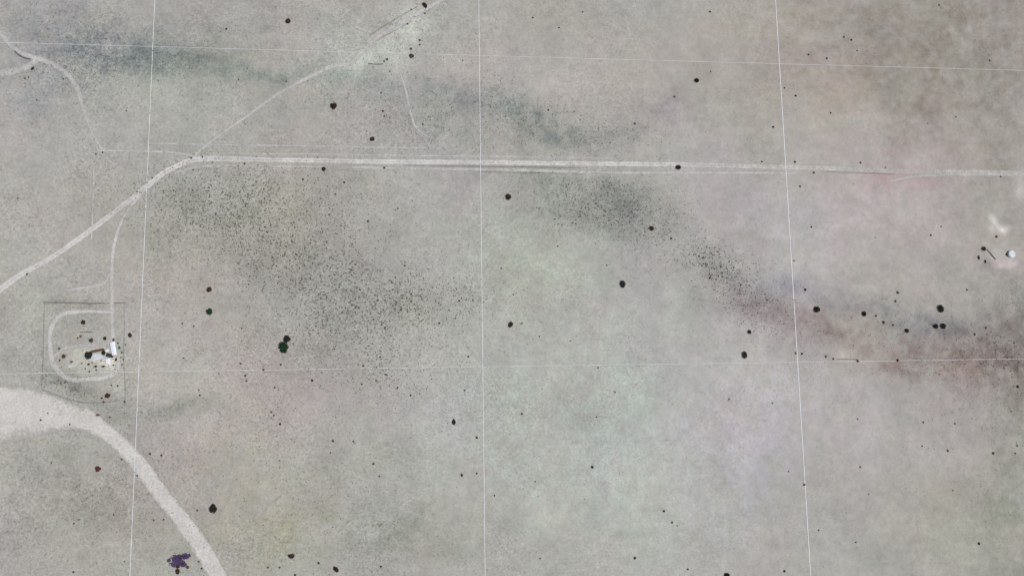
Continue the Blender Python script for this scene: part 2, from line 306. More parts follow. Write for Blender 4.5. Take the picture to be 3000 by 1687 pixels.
# ------------------------------------------------------------------ thin straight survey lines
M_LINE = plain('white_line_chalk', (0.72, 0.72, 0.70), .9, .12, .05)
M_LINE2 = plain('grey_line_chalk', (0.58, 0.58, 0.56), .9, .22, .04)
S_ = 402.0; A_ = S_ * 0.9878
def straight(name, p, q, w_, mat, z, label):
    p = Vector(p); q = Vector(q); d = (q - p).normalized(); nn = Vector((-d.y, d.x, 0)) * w_ / 2
    v = [p + nn, p - nn, q - nn, q + nn]
    bot_ = [(x.x, x.y, z - .03) for x in v]; top_ = [(x.x, x.y, z) for x in v]
    o = mesh_obj(name, bot_ + top_, [(4,7,6,5), (0,1,2,3), (0,4,5,1), (1,5,6,2), (2,6,7,3), (3,7,4,0)], mat)
    return tag(o, label, 'boundary line', 'thin straight boundary lines across the land')
straight('boundary_line', (-S_, -900, 0), (-S_, 900, 0), .62, M_LINE, .17, 'thin white boundary line running top to bottom just right of the ranch yard')
straight('boundary_line', (0, -900, 0), (0, 900, 0), .66, M_LINE, .17, 'thin white boundary line running top to bottom near the middle of the land')
straight('boundary_line', (S_, -900, 0), (S_, 900, 0), .90, M_LINE, .17, 'thin white boundary line running top to bottom on the right, slanting most')
straight('boundary_line', (-1300, A_, 0), (1300, A_, 0), .50, M_LINE2, .14, 'faint pale boundary line crossing left to right above the straight dirt road')
straight('boundary_line', (-1300, 0, 0), (1300, 0, 0), .50, M_LINE2, .14, 'faint pale boundary line crossing left to right below the ranch yard')

# ------------------------------------------------------------------ foliage
COLS = {'k': ((0.028,0.029,0.022), 'near black'), 'b': ((0.062,0.036,0.028), 'dark brown'), 'r': ((0.12,0.052,0.044), 'reddish brown'),
        'g': ((0.020,0.048,0.022), 'dark green'), 'o': ((0.075,0.068,0.035), 'olive'), 't': ((0.055,0.085,0.080), 'grey green'),
        'p': ((0.095,0.06,0.125), 'purplish'), 'f': ((0.17,0.155,0.135), 'pale grey'), 'd': ((0.085,0.075,0.062), 'dusky')}
LEAF = {}
for k, (c, _) in COLS.items():
    m, n, b, out = new_mat('foliage_' + _.replace(' ', '_'))
    oi = n.nodes.new('ShaderNodeObjectInfo'); tc = n.nodes.new('ShaderNodeTexCoord')
    f = remap(n, noise(n, tc.outputs['Object'], 3.5, 3), .3, .7, .65, 1.35)
    f = math_node(n, 'MULTIPLY', f, remap(n, oi.outputs['Random'], 0, 1, .8, 1.25))
    cn = n.nodes.new('ShaderNodeRGB'); cn.outputs[0].default_value = (*c, 1)
    n.links.new(scale_col(n, cn.outputs[0], f), b.inputs['Base Color'])
    LEAF[k] = m
BARK = plain('bark', (0.10, 0.08, 0.06), .95, .3, 4)
def crown_mesh(seed, nleaf, size, squash, mat, name):
    rnd = random.Random(seed)
    lobes = [(Vector((.42 * math.cos(i_ * 1.05 + rnd.uniform(-.3, .3)), .42 * math.sin(i_ * 1.05 + rnd.uniform(-.3, .3)), rnd.uniform(.35, .7))), rnd.uniform(.38, .56)) for i_ in range(6)] + [(Vector((0, 0, .72)), .5)]
    V = []; F = []
    for _ in range(nleaf):
        c, r = rnd.choice(lobes)
        d = Vector((rnd.gauss(0, 1), rnd.gauss(0, 1), rnd.gauss(0, 1))).normalized() * r * rnd.uniform(.45, 1.05)
        p = c + Vector((d.x, d.y, d.z * squash)); p.z = max(.08, p.z * 1.0)
        u = Vector((rnd.gauss(0, 1), rnd.gauss(0, 1), rnd.gauss(0, .6))).normalized(); v = u.cross(Vector((rnd.gauss(0, 1), rnd.gauss(0, 1), rnd.gauss(0, 1)))).normalized()
        s = size * rnd.uniform(.6, 1.3); k = len(V)
        V += [p - u * s, p + v * s * .55, p + u * s, p - v * s * .55]; F.append((k, k + 1, k + 2, k + 3))
    me = bpy.data.meshes.new(name); me.from_pydata([tuple(v) for v in V], [], F); me.update(); me.materials.append(mat)
    return me
def tube(V, F, p, q, r0, r1, ns=6):
    p = Vector(p); q = Vector(q); d = (q - p).normalized(); u = d.orthogonal().normalized(); v = d.cross(u); k = len(V)
    for c, r in ((p, r0), (q, r1)):
        for i in range(ns):
            a = 2 * math.pi * i / ns; V.append(tuple(c + (u * math.cos(a) + v * math.sin(a)) * r))
    F += [(k + i, k + (i + 1) % ns, k + ns + (i + 1) % ns, k + ns + i) for i in range(ns)]; F.append(tuple(range(k + ns, k + 2 * ns)))
def trunk_mesh(seed, name, shrub):
    rnd = random.Random(seed); V = []; F = []
    if not shrub:
        tube(V, F, (0, 0, -.05), (.03, .02, .35), .09, .065)
        base = (.03, .02, .33); nb = 5
    else: base = (0, 0, -.03); nb = 6
    for i in range(nb):
        a = i * 2 * math.pi / nb + rnd.uniform(-.3, .3); rr = rnd.uniform(.3, .5)
        mid = (base[0] + math.cos(a) * rr * .5, base[1] + math.sin(a) * rr * .5, base[2] + .22)
        tube(V, F, base, mid, .045, .03, 5); tube(V, F, mid, (mid[0] + math.cos(a) * rr * .6, mid[1] + math.sin(a) * rr * .6, mid[2] + .3), .03, .012, 5)
    me = bpy.data.meshes.new(name); me.from_pydata(V, [], F); me.update(); me.materials.append(BARK); return me
CACHE = {}; TR = [trunk_mesh(s, 'trunk', False) for s in (1, 2, 3)]; ST = [trunk_mesh(s, 'stem', True) for s in (4, 5, 6)]
def crown(kind, var, col):
    key = (kind, var, col)
    if key not in CACHE:
        CACHE[key] = crown_mesh(100 + var * 7, 900, .14, .8, LEAF[col], 'crown') if kind == 'tree' else crown_mesh(300 + var * 7, 170, .22, .7, LEAF[col], 'foliage')
    return CACHE[key]
def plant(px, py, r, col, label, group, stretch=1.0, ang=0.0):
    """r = crown radius in photo px"""
    rnd = random.Random(int(px * 31 + py * 17)); p = at(px, py); s = r * mpp(px, py) * (1.1 if r >= 5.5 else .88)
    kind = 'tree' if r >= 5.5 else 'shrub'
    root = empty('desert_tree' if kind == 'tree' else 'shrub', p, R(ang) if stretch != 1 else rnd.uniform(0, 6.28))
    root.scale = (s, s * stretch, s * (rnd.uniform(.6, .72) if kind == 'tree' else rnd.uniform(.45, .6)))
    tag(root, label, kind, group)
    var = rnd.randrange(4)
    c = bpy.data.objects.new('crown' if kind == 'tree' else 'foliage', crown(kind, var, col)); C.objects.link(c); c.parent = root
    t = bpy.data.objects.new('trunk' if kind == 'tree' else 'stem', (TR if kind == 'tree' else ST)[var % 3]); C.objects.link(t); t.parent = root
    return root

# landmarks that the labels point by
LM = [(663,86,'speck'),(340,1020,'the white mobile home'),(262,1040,'the big black yard tree'),(837,1008,'the touching green tree pair'),(615,880,'the two stacked dark trees'),
 (844,63,'the dark tree near the top edge'),(978,312,'the round dark tree under the branch road'),(1091,408,'the brown tree above the straight road'),
 (949,496,'the shrub touching the road verge'),(1489,578,'the round black tree below the road'),(1824,833,'the tall black tree'),(1987,491,'the brown tree on the parallel track'),
 (1909,670,'the lone tree of the speckled slope'),(2041,237,'the lone tree above the road'),(1496,951,'the leaning brown tree'),(2195,972,'the smaller slope tree'),(2181,1040,'the tall orange brown tree'),
 (2393,907,'the round black tree by the line'),(2755,905,'the ragged black tree'),(2751,956,'the two side by side black trees'),(2656,969,'the dark tree on red soil'),(2530,920,'the middle tree of the blue strip'),
 (2960,745,'the white water tank'),(625,1489,'the big black tree by the wash'),(288,1373,'the round reddish tree'),(524,1641,'the purple scrub pile'),
 (854,1628,'the wide dark tree at the bottom'),(985,1666,'the slanting dark tree at the bottom'),(1330,1236,'the narrow upright tree'),(915,1114,'the dark shrub under the green pair'),
 (1735,1367,'the lone shrub in the pale green field'),(1860,1633,'the dark shrub near the bottom edge'),(2129,1684,'the tree cut by the bottom edge'),(2867,1591,'the maroon shrub bottom right'),
 (2980,1132,'the brown shrub at the right edge'),(317,1158,'the brown tree below the loop'),(111,174,'the track fork at upper left'),(571,462,'the road bend'),(1187,80,'the branch road'),
 (447,136,'the upper left line crossing'),(1403,166,'the upper middle line crossing'),(2283,186,'the upper right line crossing'),(1416,1072,'the lower middle line crossing'),(2337,1062,'the lower right line crossing'),
 (1413,474,'the middle line and road crossing'),(2305,486,'the right line and road crossing'),(436,550,'the left line and road crossing'),(1397,1281,'the olive shrub by the middle line'),(1945,1496,'the brown lower right shrub'),
 (2474,109,'the small pair on brown soil'),(2909,1327,'the grey shrub near the right edge'),(2356,1419,'the shrub on the right line'),(840,240,'the bend of the branch road'),(2610,460,'the red soil streak'),(1500,330,'the dark slate patch')][1:]
# x, y, r, colour, [stretch], [angle], [own label]
DOTS = [
 (663,86,4.5,'k'),(646,93,3,'f'),(73,230,3.5,'r'),(84,227,3.5,'r'),(108,294,3.5,'d'),(699,234,3.5,'r'),(724,201,3,'d'),(186,232,3,'d'),(370,325,3,'d'),
 (844,63.5,8,'b',1,0,'dark brown ragged tree near the top edge, left of the branch road'),
 (978,312,10,'b',1,0,'large round near black tree standing below the bend of the branch road'),
 (1122,326,4.5,'b'),(1126,341,3.5,'o'),(1117,273,3.5,'d'),(1091,408,7,'b',1,0,'dark brown tree standing alone above the straight dirt road'),
 (1245,17,6,'b',1.7,-35,'dark slanting tree beside the branch road at the top edge'),
 (1245,40,3.5,'d'),(1205,29,3.5,'t'),(1194,71,4,'d'),(1230,119,4.5,'d'),(1230,132,3.2,'r'),(1204,144,5,'d'),(1206,165,7,'d',1,0,'ragged dusky tree in the pale patch right of the branch road'),
 (839,239,3.5,'d'),(1134,175,5,'t'),(1126,180,4,'t'),(1239,365,3.5,'t'),(1356,178,3,'d'),(1142,210,3,'d'),
 (96,201,5,'k',1.9,42,'dark slanting ditch streak set as brush beside the track fork at upper left'),  # dark ditch streak, a shrub is added in its place
 (2041,237,6.5,'k',1,0,'small square looking black tree alone above the road, right of middle'),
 (1638,82,3.2,'k'),(1707,36,3.2,'d'),(2080,35.5,4,'d'),(1976,284,4.2,'d'),(2082,210,2.6,'k'),(1561,53,3.4,'d'),(1860,363,5,'f'),(1606,323,4,'r'),
 (2472,109.5,3.6,'k'),(2494,118,4,'k'),(2368,161,4,'d'),(2422,172,4,'d'),(2331,281,4.4,'b'),(2433.5,331,3.4,'k'),(2298,258,3.4,'r'),(2800,343,2.6,'k'),(2718,362,2.4,'k'),(2511,149,3,'d'),(2899,178,3.4,'d'),(2265,373,4.5,'d'),(2751,16,3.4,'d'),
 (301,447,4,'k'),(281,451,3.2,'d'),(593,460,4,'k'),(561,463,4.5,'t'),(716.5,480,4,'k'),(698,486,3,'d'),(446,522,3.4,'k'),(402,562,3.4,'k'),(566,498,3.4,'d'),(52,581,3.4,'d'),(79,803.5,4.4,'k'),
 (614,848,8,'b',1,0,'dark brown tree, upper of two stacked trees right of the ranch yard'),
 (614.6,912.5,10,'g',1,0,'dark green round tree, lower of two stacked trees right of the ranch yard'),
 (948.6,496,6.3,'k',1,0,'black tree touching the lower verge of the straight dirt road'),
 (888,526,4.4,'k'),(1009,535,4.4,'t'),(1126,492,4.6,'t'),(1489,578,9,'b',1,0,'round brown black tree below the road, just right of the middle line'),
 (1078.5,648.6,4.6,'o'),(1165.6,611,3,'k'),(1186,778,3.6,'k'),(1468.5,786,3.6,'d'),(983,569,4,'d'),(964,629,3.5,'o'),
 (1987,491,7.3,'b',1,0,'brown tree standing on the faint parallel track beside the straight road'),
 (1908.6,669.6,7,'b',1,0,'dark brown tree alone above the speckled slope right of middle'),
 (1824,833,8.3,'k',1.3,0,'tall boxy black tree standing alone in the pale green field'),
 (1966,699,4.6,'r'),(1746,596,3.4,'d'),(2079,814,4,'k'),(1634,720.5,3.2,'d'),(2136,766,3.2,'d'),(2170,834,3.4,'d'),(2232,474,3.6,'d'),(1778,777,3,'f'),(2060,755,4,'r'),(2048,751,3.6,'r'),
 (2727,689,4,'t'),(2329,475,4.4,'d'),(2384,506.5,4.4,'d'),(2344,547,4.6,'f'),(2377,665,3.6,'r'),(2918.5,693.5,5,'r'),
 (2881,729,6.2,'b',1,0,'maroon brown tree at the top of the brushy corner left of the water tank'),
 (2866.6,754,4.6,'b',1.9,0,'tall maroon shrub strip left of the white water tank'),(2886,766,4.2,'k',1.4,0,'small black shrub inside the brushy corner left of the water tank'),
 (2931.5,518,3.4,'d'),(2594,491,2.8,'d'),(2521,477,4,'r'),(2326,764,3.2,'d'),(2564,696,2.4,'d'),(2757,664,3,'f'),(2948,746,3.6,'d',1.6,0,'dark narrow shrub added for the shade on the left side of the water tank'),  # last entry is an added shrub standing in for the tank's shadow
 (244.7,944,7.3,'b',1,0,'dark brown tree in the upper part of the ranch loop'),
 (268,997,6.8,'b',1,0,'dark brown tree above the long brown shed in the ranch yard'),
 (308,991,5.6,'k',1,0,'small black tree left of the driveway end'),
 (382,982,5.7,'b',1.3,0,'small brown tree outside the ranch yard, right of the driveway'),
 (174,1021,5.2,'r',1,0,'reddish shrub inside the left curve of the ranch loop'),
 (187,1044,6.4,'r',1,0,'reddish brown tree, larger of a touching pair at the left of the loop'),
 (175,1055,4.5,'r',1,0,'reddish shrub, smaller of a touching pair at the left of the loop'),
 (210,1060,5,'r',1.2,80,'faint reddish shrub between the loop pair and the black yard tree'),
 (262,1040,12.5,'k',1,0,'biggest round black tree in the middle of the ranch yard'),
 (304,1033,6.3,'k',1.35,0,'black upright tree between the brown shed and the mobile home'),
 (260,1067,4.8,'b',1.2,80,'brown shrub right below the big black yard tree, leftmost of a row'),
 (281,1073,5,'b',1.5,90,'brown shrub, middle of the row along the bottom of the yard'),
 (303,1073,5,'b',1.5,90,'brown shrub, rightmost of the row along the bottom of the yard'),
 (340,1053,5,'k',1.5,0,'black upright shrub just below the white mobile home'),
 (333,995,4.6,'k',1.4,20,'black shrub just above the end of the mobile home'),
 (350,1018,5,'t',1.3,0,'grey green shrub along the right side of the mobile home'),
 (236.5,985,5,'r',1,0,'reddish shrub below the left end of the brown rail fence'),
 (346,1005,4,'t',1,0,'small grey green shrub above and right of the mobile home'),(357,1032,4,'t',1,0,'small grey green shrub a little right of the lower end of the mobile home'),(354,1047,3.6,'d'),(327,1006,3.4,'k'),(228,990,3.6,'r'),(296,1056,3.4,'d'),(270,1062,3.2,'d'),(240,1064,3.2,'d'),(332,1069,3.6,'d'),(362,1052,3.4,'d'),(358,1068,3.6,'o'),(368,1010,3.2,'d'),
 (262,1088,4,'d'),(282,1083,3.8,'d'),(250,1080,3.4,'d'),
 (316.6,1158.5,8,'b',1,0,'brown tree below the ranch loop, above the sandy wash'),(298.5,1166,5,'r'),(304,1177,4.4,'r'),(365.5,1176,4.4,'d'),(287,1215,4.4,'r',2,85,'reddish streak of shrub on the bank above the wash'),(322,1221,4,'r'),
 (345,1130,4.4,'d'),(326,1128,3.6,'d'),(190,1120,3.6,'d'),
 (534.5,948,3.8,'b'),(568,955.5,4,'o'),(539,1048,3.5,'d'),(119.5,1230,4.4,'r'),(708,962,3.6,'d'),(719,1100,4.8,'o'),(722,1116,4.2,'d'),(705,1065,4.2,'o'),(641,1094,3.2,'d'),(585,1157,4,'r'),(583,1142,3.4,'d'),(140,1209.5,3.2,'d'),(205,1243,4,'o'),
 (841,993,11,'k',1,0,'black round tree, upper and smaller of the touching green pair'),
 (832,1018,14.5,'g',1.2,0,'large dark green tree, lower and bigger of the touching pair'),
 (1495.6,951,7,'b',1.3,35,'brown slanting tree right of the middle line'),(914.6,1114,5.3,'b'),
 (1329.6,1235.7,5.6,'b',1.6,0,'narrow upright brown tree left of the middle line'),
 (1203,1157.7,4,'k'),(1102.5,1115,4.2,'d'),(1060,1125,3.8,'d'),(1131.5,1097.5,3.8,'r',1.8,-70,'thin reddish slanting shrub below the lower speckled scrub'),
 (1372,1044,4.2,'t'),(823,1068,4.4,'d'),(805,1135,4,'d'),(772,1083,4.4,'d'),(795,1206.6,4.2,'d'),(802.5,1217,3.6,'r'),(821,1241.6,5,'o'),(1361.6,1142.5,4.2,'f'),
 (1345.6,881,3.6,'b'),(1366,878,3.2,'r'),(1386,881,3.2,'d'),(1287,946.5,4.2,'b'),(1128.6,960,4.2,'d'),(1204,882,3.2,'b'),(1175,906.6,4,'d'),(1114,1045,4,'d'),(1064.6,1071,4.6,'t'),(1165,1135,3.6,'d'),
 (2195,972,5.7,'k',1,0,'small dark tree, upper of two on the slope left of the right line'),
 (2181,1040,7.6,'b',1.35,10,'tall orange brown tree, lower of two left of the right line'),
 (1580,985,3.2,'d'),(1802,1148,3.4,'d'),(2136,1169,4.2,'f'),(1529,1211.6,4.2,'d'),(1747.6,1221,3.6,'f'),(1752,1077,3.4,'d'),(1504,863,3.2,'d'),(1529,946.5,3.6,'f'),(1672,998,3,'f'),
 (2358.6,849,5.2,'k'),(2392.7,906.6,9,'k',1,0,'round black tree just right of the right line, above the blue strip'),
 (2530.5,919.7,6.7,'k',1,0,'black tree midway along the bluish strip on the right'),(2588,943.6,5.2,'b'),(2616,952,4,'r'),(2629.5,857,5.2,'o'),(2656,969,6,'k',1,0,'dark upright tree on the reddish soil below the bluish strip'),
 (2754.8,904.6,8.6,'k',1.25,0,'ragged black tree above the side by side pair on the right'),
 (2740,955.8,7,'k',1,0,'black tree, left one of two standing side by side'),(2762,955.6,8,'k',1,0,'black tree, right one of two standing side by side'),
 (2832.5,849,3.4,'k'),(2855,979,4.4,'b'),(2888,960.5,4.8,'f'),(2349,1036,4.4,'b'),(2331,1034,4,'d'),(2512,1057,5,'b'),(2629,1055,5.2,'k'),(2419,1044,4.2,'r'),(2441,1051,3.8,'b'),
 (2980.5,1131.8,5.2,'b'),(2262.5,1180,3.2,'t'),(2512,1227,3.4,'f'),(2705,1237,4.2,'f'),(2797.6,1240.7,3.8,'f'),(2970,1003.6,3,'r'),(2623,882,4.6,'r'),(2566,925,4.4,'r'),
 (288,1373,9,'r',1,0,'round reddish brown tree below the sandy wash at lower left'),
 (625.4,1489,11.5,'k',1.25,0,'big black oval tree to the right of the sandy wash'),
 (402,1393,3.8,'d'),(215.5,1674,4.2,'p'),(480,1521,3.8,'d'),(451,1523,4.2,'f'),(578,1495,4.2,'d'),(151,1355,3.6,'r'),(357,1345,4.4,'d'),(217,1533,4,'d'),(231.6,1521,3.8,'f'),(333.5,1507,3.4,'d'),(440,1329,5,'o'),(473,1333,4.8,'o'),(365.5,1644,3.2,'d'),
 (591,1664,4.2,'o'),(582,1644,3.8,'r'),(521,1673,7,'b',1.2,0,'dark brown scrubby tree just below the purple scrub pile'),
 (854,1627.6,7.2,'b',1.45,90,'wide dark tree at the bottom, left of the slanting one'),
 (985,1666,6.4,'b',1.6,-35,'slanting dark tree at the bottom, right of the wide one'),
 (933.5,1648,4.8,'b'),(1397,1281,5.2,'o'),(1353,1391,4.7,'b',1.4,0,'small upright reddish black shrub left of the middle line'),(1397,1386,4,'t'),(1116,1658,4,'k'),(819,1661,4.2,'t'),(865,1683,4.4,'k'),(785,1661,4,'d'),
 (1094,1358,4.2,'b'),(1111,1394.6,3.6,'d'),(975.7,1291,5,'t'),(1035,1292.7,3.8,'d'),(968,1326,3.4,'d'),(1449,1451,3.2,'g'),
 (1735,1367.5,5.4,'k'),(1945,1496,4.8,'b'),(1969,1529.5,4.6,'f'),(1984,1539,3,'f'),(1860,1633.5,5.4,'b'),(2129,1684,8,'k',1,0,'black tree cut off by the bottom edge of the picture'),
 (2015.5,1666,4,'f'),(1583,1635,4,'f'),(1568,1410,3,'f'),
 (2356,1419,4.7,'p'),(2520,1367,3.8,'f'),(2776.6,1320,4.6,'o'),(2909,1327,5,'d'),(2974,1327.6,3.4,'d'),(2979,1305,3.4,'d'),(2701.5,1306,3.4,'f'),(2867.5,1591,5,'b'),(2298,1672,5,'d'),(2507,1587,2.8,'k'),(2310,1380.6,2.8,'r'),(2791.7,1436,2.8,'d'),(2545,1446.5,2.4,'d'),(2398.5,1552,3.6,'f'),
]
used = {d[6] for d in DOTS if len(d) > 6}
DW = {0: 'touching', 1: 'close', 2: 'a little', 3: 'well', 4: 'far'}
def make_label(x, y, r, col):
    size = 'tiny' if r < 3.5 else ('small' if r < 4.6 else 'mid sized')
    kd = 'tree' if r >= 5.5 else 'shrub'
    if col == 'f': size = 'faint ' + size
    near = sorted(LM, key=lambda l: math.hypot(l[0] - x, l[1] - y))[:6]
    for l in near:
        dx, dy = x - l[0], y - l[1]; dist = math.hypot(dx, dy)
        if dist < 6:
            continue
        a = math.degrees(math.atan2(-dy, dx)) % 360
        dr = ['right of', 'above and right of', 'above', 'above and left of', 'left of', 'below and left of', 'below', 'below and right of'][int(((a + 22.5) % 360) // 45)]
        dw = 'just' if dist < 35 else ('a little way' if dist < 90 else ('some way' if dist < 200 else 'far'))
        lab = f'{size} {COLS[col][1]} {kd} {dw} {dr} {l[2]}'
        if lab not in used and len(lab.split()) <= 16:
            used.add(lab); return lab
    l = near[0]; l2 = near[1]
    lab = f'{size} {COLS[col][1]} {kd} between {l[2]} and {l2[2]}'
    while lab in used: lab = 'lone ' + lab
    used.add(lab); return lab
OWN = {(1945,1496):'small brown shrub, upper of three trailing down at lower right',(1735,1367.5):'small near black shrub alone in the pale green field, lower middle',
 (914.6,1114):'small dark brown shrub below and right of the touching green tree pair',(1860,1633.5):'small dark brown shrub near the bottom edge, right of the middle',
 (2867.5,1591):'maroon shrub alone near the bottom right corner',(2980.5,1131.8):'small brown shrub at the right edge below the red soil',
 (1397,1281):'mid sized olive shrub just left of the middle line, lower part',(2909,1327):'dusky shrub near the right edge in the lower grey ground',
 (2356,1419):'small purplish shrub standing on the right boundary line',(663,86):'small near black shrub near the top edge, left of the dark tree'}
for d in DOTS:
    x, y, r, col = d[:4]; st, an = (d[4], d[5]) if len(d) > 4 else (1.0, 0.0)
    if len(d) > 6: lab = d[6]
    elif (x, y) in OWN: lab = OWN[(x, y)]
    else: lab = make_label(x, y, r, col)
    plant(x, y, r, col, lab, 'scattered desert trees' if r >= 5.5 else 'scattered desert shrubs', st, -an)
# the purple scrub pile: one sprawling clump
def clump(px, py, pieces, name, label, cat):
    base = at(px, py); k = mpp(px, py); root = empty(name, base); tag(root, label, cat)
    for i, (dx, dy, r, sx, col) in enumerate(pieces):
        c = bpy.data.objects.new('foliage', crown('shrub', i % 4, col)); C.objects.link(c); c.parent = root
        c.location = (dx * k, -dy * k, 0); s = r * k * 1.35; c.scale = (s * sx, s, s * .5)
    return root
clump(524, 1641, [(-29,-2,5,1,'p'),(-12,-8,8,1.3,'p'),(4,-10,9,1.3,'p'),(20,-12,8,1.2,'p'),(30,-14,5,1,'p'),(-14,8,9,1.1,'p'),(0,4,9,1.2,'p'),(14,10,8,1.2,'p'),(-2,16,6,1,'b'),(26,20,4,1.3,'r')],
      'scrub_clump', 'sprawling purple scrub clump at lower left beside the sandy wash', 'shrub clump')

# ------------------------------------------------------------------ dense speckled scrub
DENS = [(500,1350,420,330,0,.16),(900,1300,400,300,0,.14),(300,500,300,300,0,.10),(1200,1000,500,300,0,.10),(1000,200,500,160,0,.12),(900,680,420,170,10,.35),(1130,985,260,90,0,.3),(1550,340,330,90,10,.35),(1720,600,250,90,10,.35),(2000,730,200,70,30,.4),(2250,900,160,80,30,.4),(300,160,260,70,0,.3),(2650,1000,360,60,4,.3),(640,610,230,85,8,1.0),(520,560,120,60,0,.5),(830,560,190,70,5,.9),(720,700,200,70,10,.7),(960,690,150,70,0,.6),(900,800,240,75,8,1.0),(1080,850,230,65,4,1.0),(1200,900,190,50,0,.75),(1310,870,90,45,0,.7),(1000,930,170,60,5,.6),(880,1000,140,60,0,.3),
        (1100,1050,180,60,15,.4),(1120,1100,160,40,10,.35),(880,1180,120,60,0,.2),(1140,1130,60,40,0,.3),(1760,600,150,60,8,.75),(1850,570,90,35,0,.6),(1620,540,120,40,0,.4),(1740,660,110,30,15,.5),
        (2060,755,60,26,25,.9),(2120,790,90,50,32,1.0),(2200,880,80,55,40,.6),(1660,360,200,45,8,.4),(1500,320,120,50,10,.4),(420,160,210,50,-5,.35),(170,1125,90,34,24,.9),(260,1160,90,40,12,.9),(260,1070,70,40,0,.6),(350,1060,26,40,0,.7),
        (1170,100,90,60,-30,.6),(1200,340,120,60,20,.4),(1290,370,90,40,10,.4),(640,350,180,80,0,.25),(2700,960,220,50,8,.25),(2600,1080,200,22,0,.5),(2880,1060,150,60,0,.5),(2980,960,60,90,0,.5),(2900,1180,160,80,0,.3),
        (560,480,60,20,0,.5),(1500,420,300,30,3,.25),(160,250,140,60,0,.35),(300,380,160,90,0,.2),(110,60,60,60,0,.1),(2840,200,150,150,0,.12),(700,1560,200,90,0,.15),(1100,1600,200,80,0,.2),(300,1500,160,120,0,.2),(2900,1400,150,200,0,.18),(960,1350,160,110,0,.15),(1230,20,90,26,-30,.4)]
def density(X, Y, base=.028):
    d = np.full(len(X), base)
    for (px, py, rx, ry, ang, st) in DENS:
        c = at(px, py); k = mpp(px, py); a = R(-ang); dx = X - c.x; dy = Y - c.y
        u = (dx * math.cos(a) + dy * math.sin(a)) / (rx * k * 1.15); v = (-dx * math.sin(a) + dy * math.cos(a)) / (ry * k * 1.15)
        d = d + .8 * st * np.exp(-(u * u + v * v) * .9)
    d = d * (1 + .55 * fbm(X, Y, 38, 4, 91))
    return (1 - np.exp(-np.clip(d, 0, 9) * .85)) * .8
def sample(nmax):
    X = RNG.uniform(-1000, 1050, nmax); Y = RNG.uniform(-620, 640, nmax)
    keep = RNG.uniform(0, 1, nmax) < density(X, Y)
    return X[keep], Y[keep]
X, Y = sample(860000)
NS = len(X); NQ = 5
rad = RNG.lognormal(-0.66, .36, NS).clip(.25, 1.15)
dn = density(X, Y); rad *= (.60 + .95 * np.clip(dn, 0, 1))
cen = np.stack([X, Y, rad * .45], 1)
off = RNG.normal(0, 1, (NS, NQ, 3)); off /= np.linalg.norm(off, axis=2, keepdims=True); off *= np.array([.5, .5, .35])
P0 = cen[:, None, :] + off * rad[:, None, None]
U = RNG.normal(0, 1, (NS, NQ, 3)); U[..., 2] *= .5; U /= np.linalg.norm(U, axis=2, keepdims=True)
V_ = np.cross(U, RNG.normal(0, 1, (NS, NQ, 3))); V_ /= np.linalg.norm(V_, axis=2, keepdims=True)
sz = (rad * .55)[:, None, None]
vv = np.stack([P0 - U * sz, P0 + V_ * sz * .7, P0 + U * sz, P0 - V_ * sz * .7], 2).reshape(-1, 3)
vv[:, 2] = np.maximum(vv[:, 2], .02)
me = bpy.data.meshes.new('scrub'); nq = NS * NQ
me.vertices.add(nq * 4); me.vertices.foreach_set('co', vv.ravel()); me.loops.add(nq * 4); me.loops.foreach_set('vertex_index', np.arange(nq * 4))
me.polygons.add(nq); me.polygons.foreach_set('loop_start', np.arange(nq) * 4); me.update(calc_edges=True)
m, n, b, out = new_mat('creosote_leaf')
g_ = n.nodes.new('ShaderNodeNewGeometry')
hh = n.nodes.new('ShaderNodeTexNoise'); hh.inputs['Scale'].default_value = .25; n.links.new(g_.outputs['Position'], hh.inputs['Vector'])
hx = n.nodes.new('ShaderNodeVectorMath'); hx.operation = 'MULTIPLY'; n.links.new(hh.outputs['Color'], hx.inputs[0]); hx.inputs[1].default_value = (.195, .19, .15)
n.links.new(hx.outputs[0], b.inputs['Base Color']); me.materials.append(m)
so = bpy.data.objects.new('scrub', me); C.objects.link(so); tag(so, 'fine dark speckle of countless tiny desert bushes over the pale soil', 'scrub', kind='stuff')
# the larger bushes of the speckled patches, one by one
ZON = [((640,600,260,85,5), 'one of many tiny dark bushes in the speckled scrub below the road bend'),
       ((1000,820,300,90,8), 'one of many tiny dark bushes in the speckled scrub above the green tree pair'),
       ((2110,785,100,45,32), 'one of many tiny dark bushes on the speckled slope right of middle')]
for zi, ((px, py, rx, ry, ang), lab) in enumerate(ZON):
    for i in range((34, 34, 12)[zi]):
        rr = math.sqrt(random.random()); th = random.uniform(0, 6.283); u = rr * math.cos(th) * rx; v = rr * math.sin(th) * ry; a = R(ang)
        x = px + u * math.cos(a) - v * math.sin(a); y = py + u * math.sin(a) + v * math.cos(a)
        plant(x, y, random.uniform(2.1, 3.0), random.choice('ddtoo'), lab, ['bushes of the speckled scrub by the road bend', 'bushes of the speckled scrub in the field', 'bushes of the speckled slope'][zi])

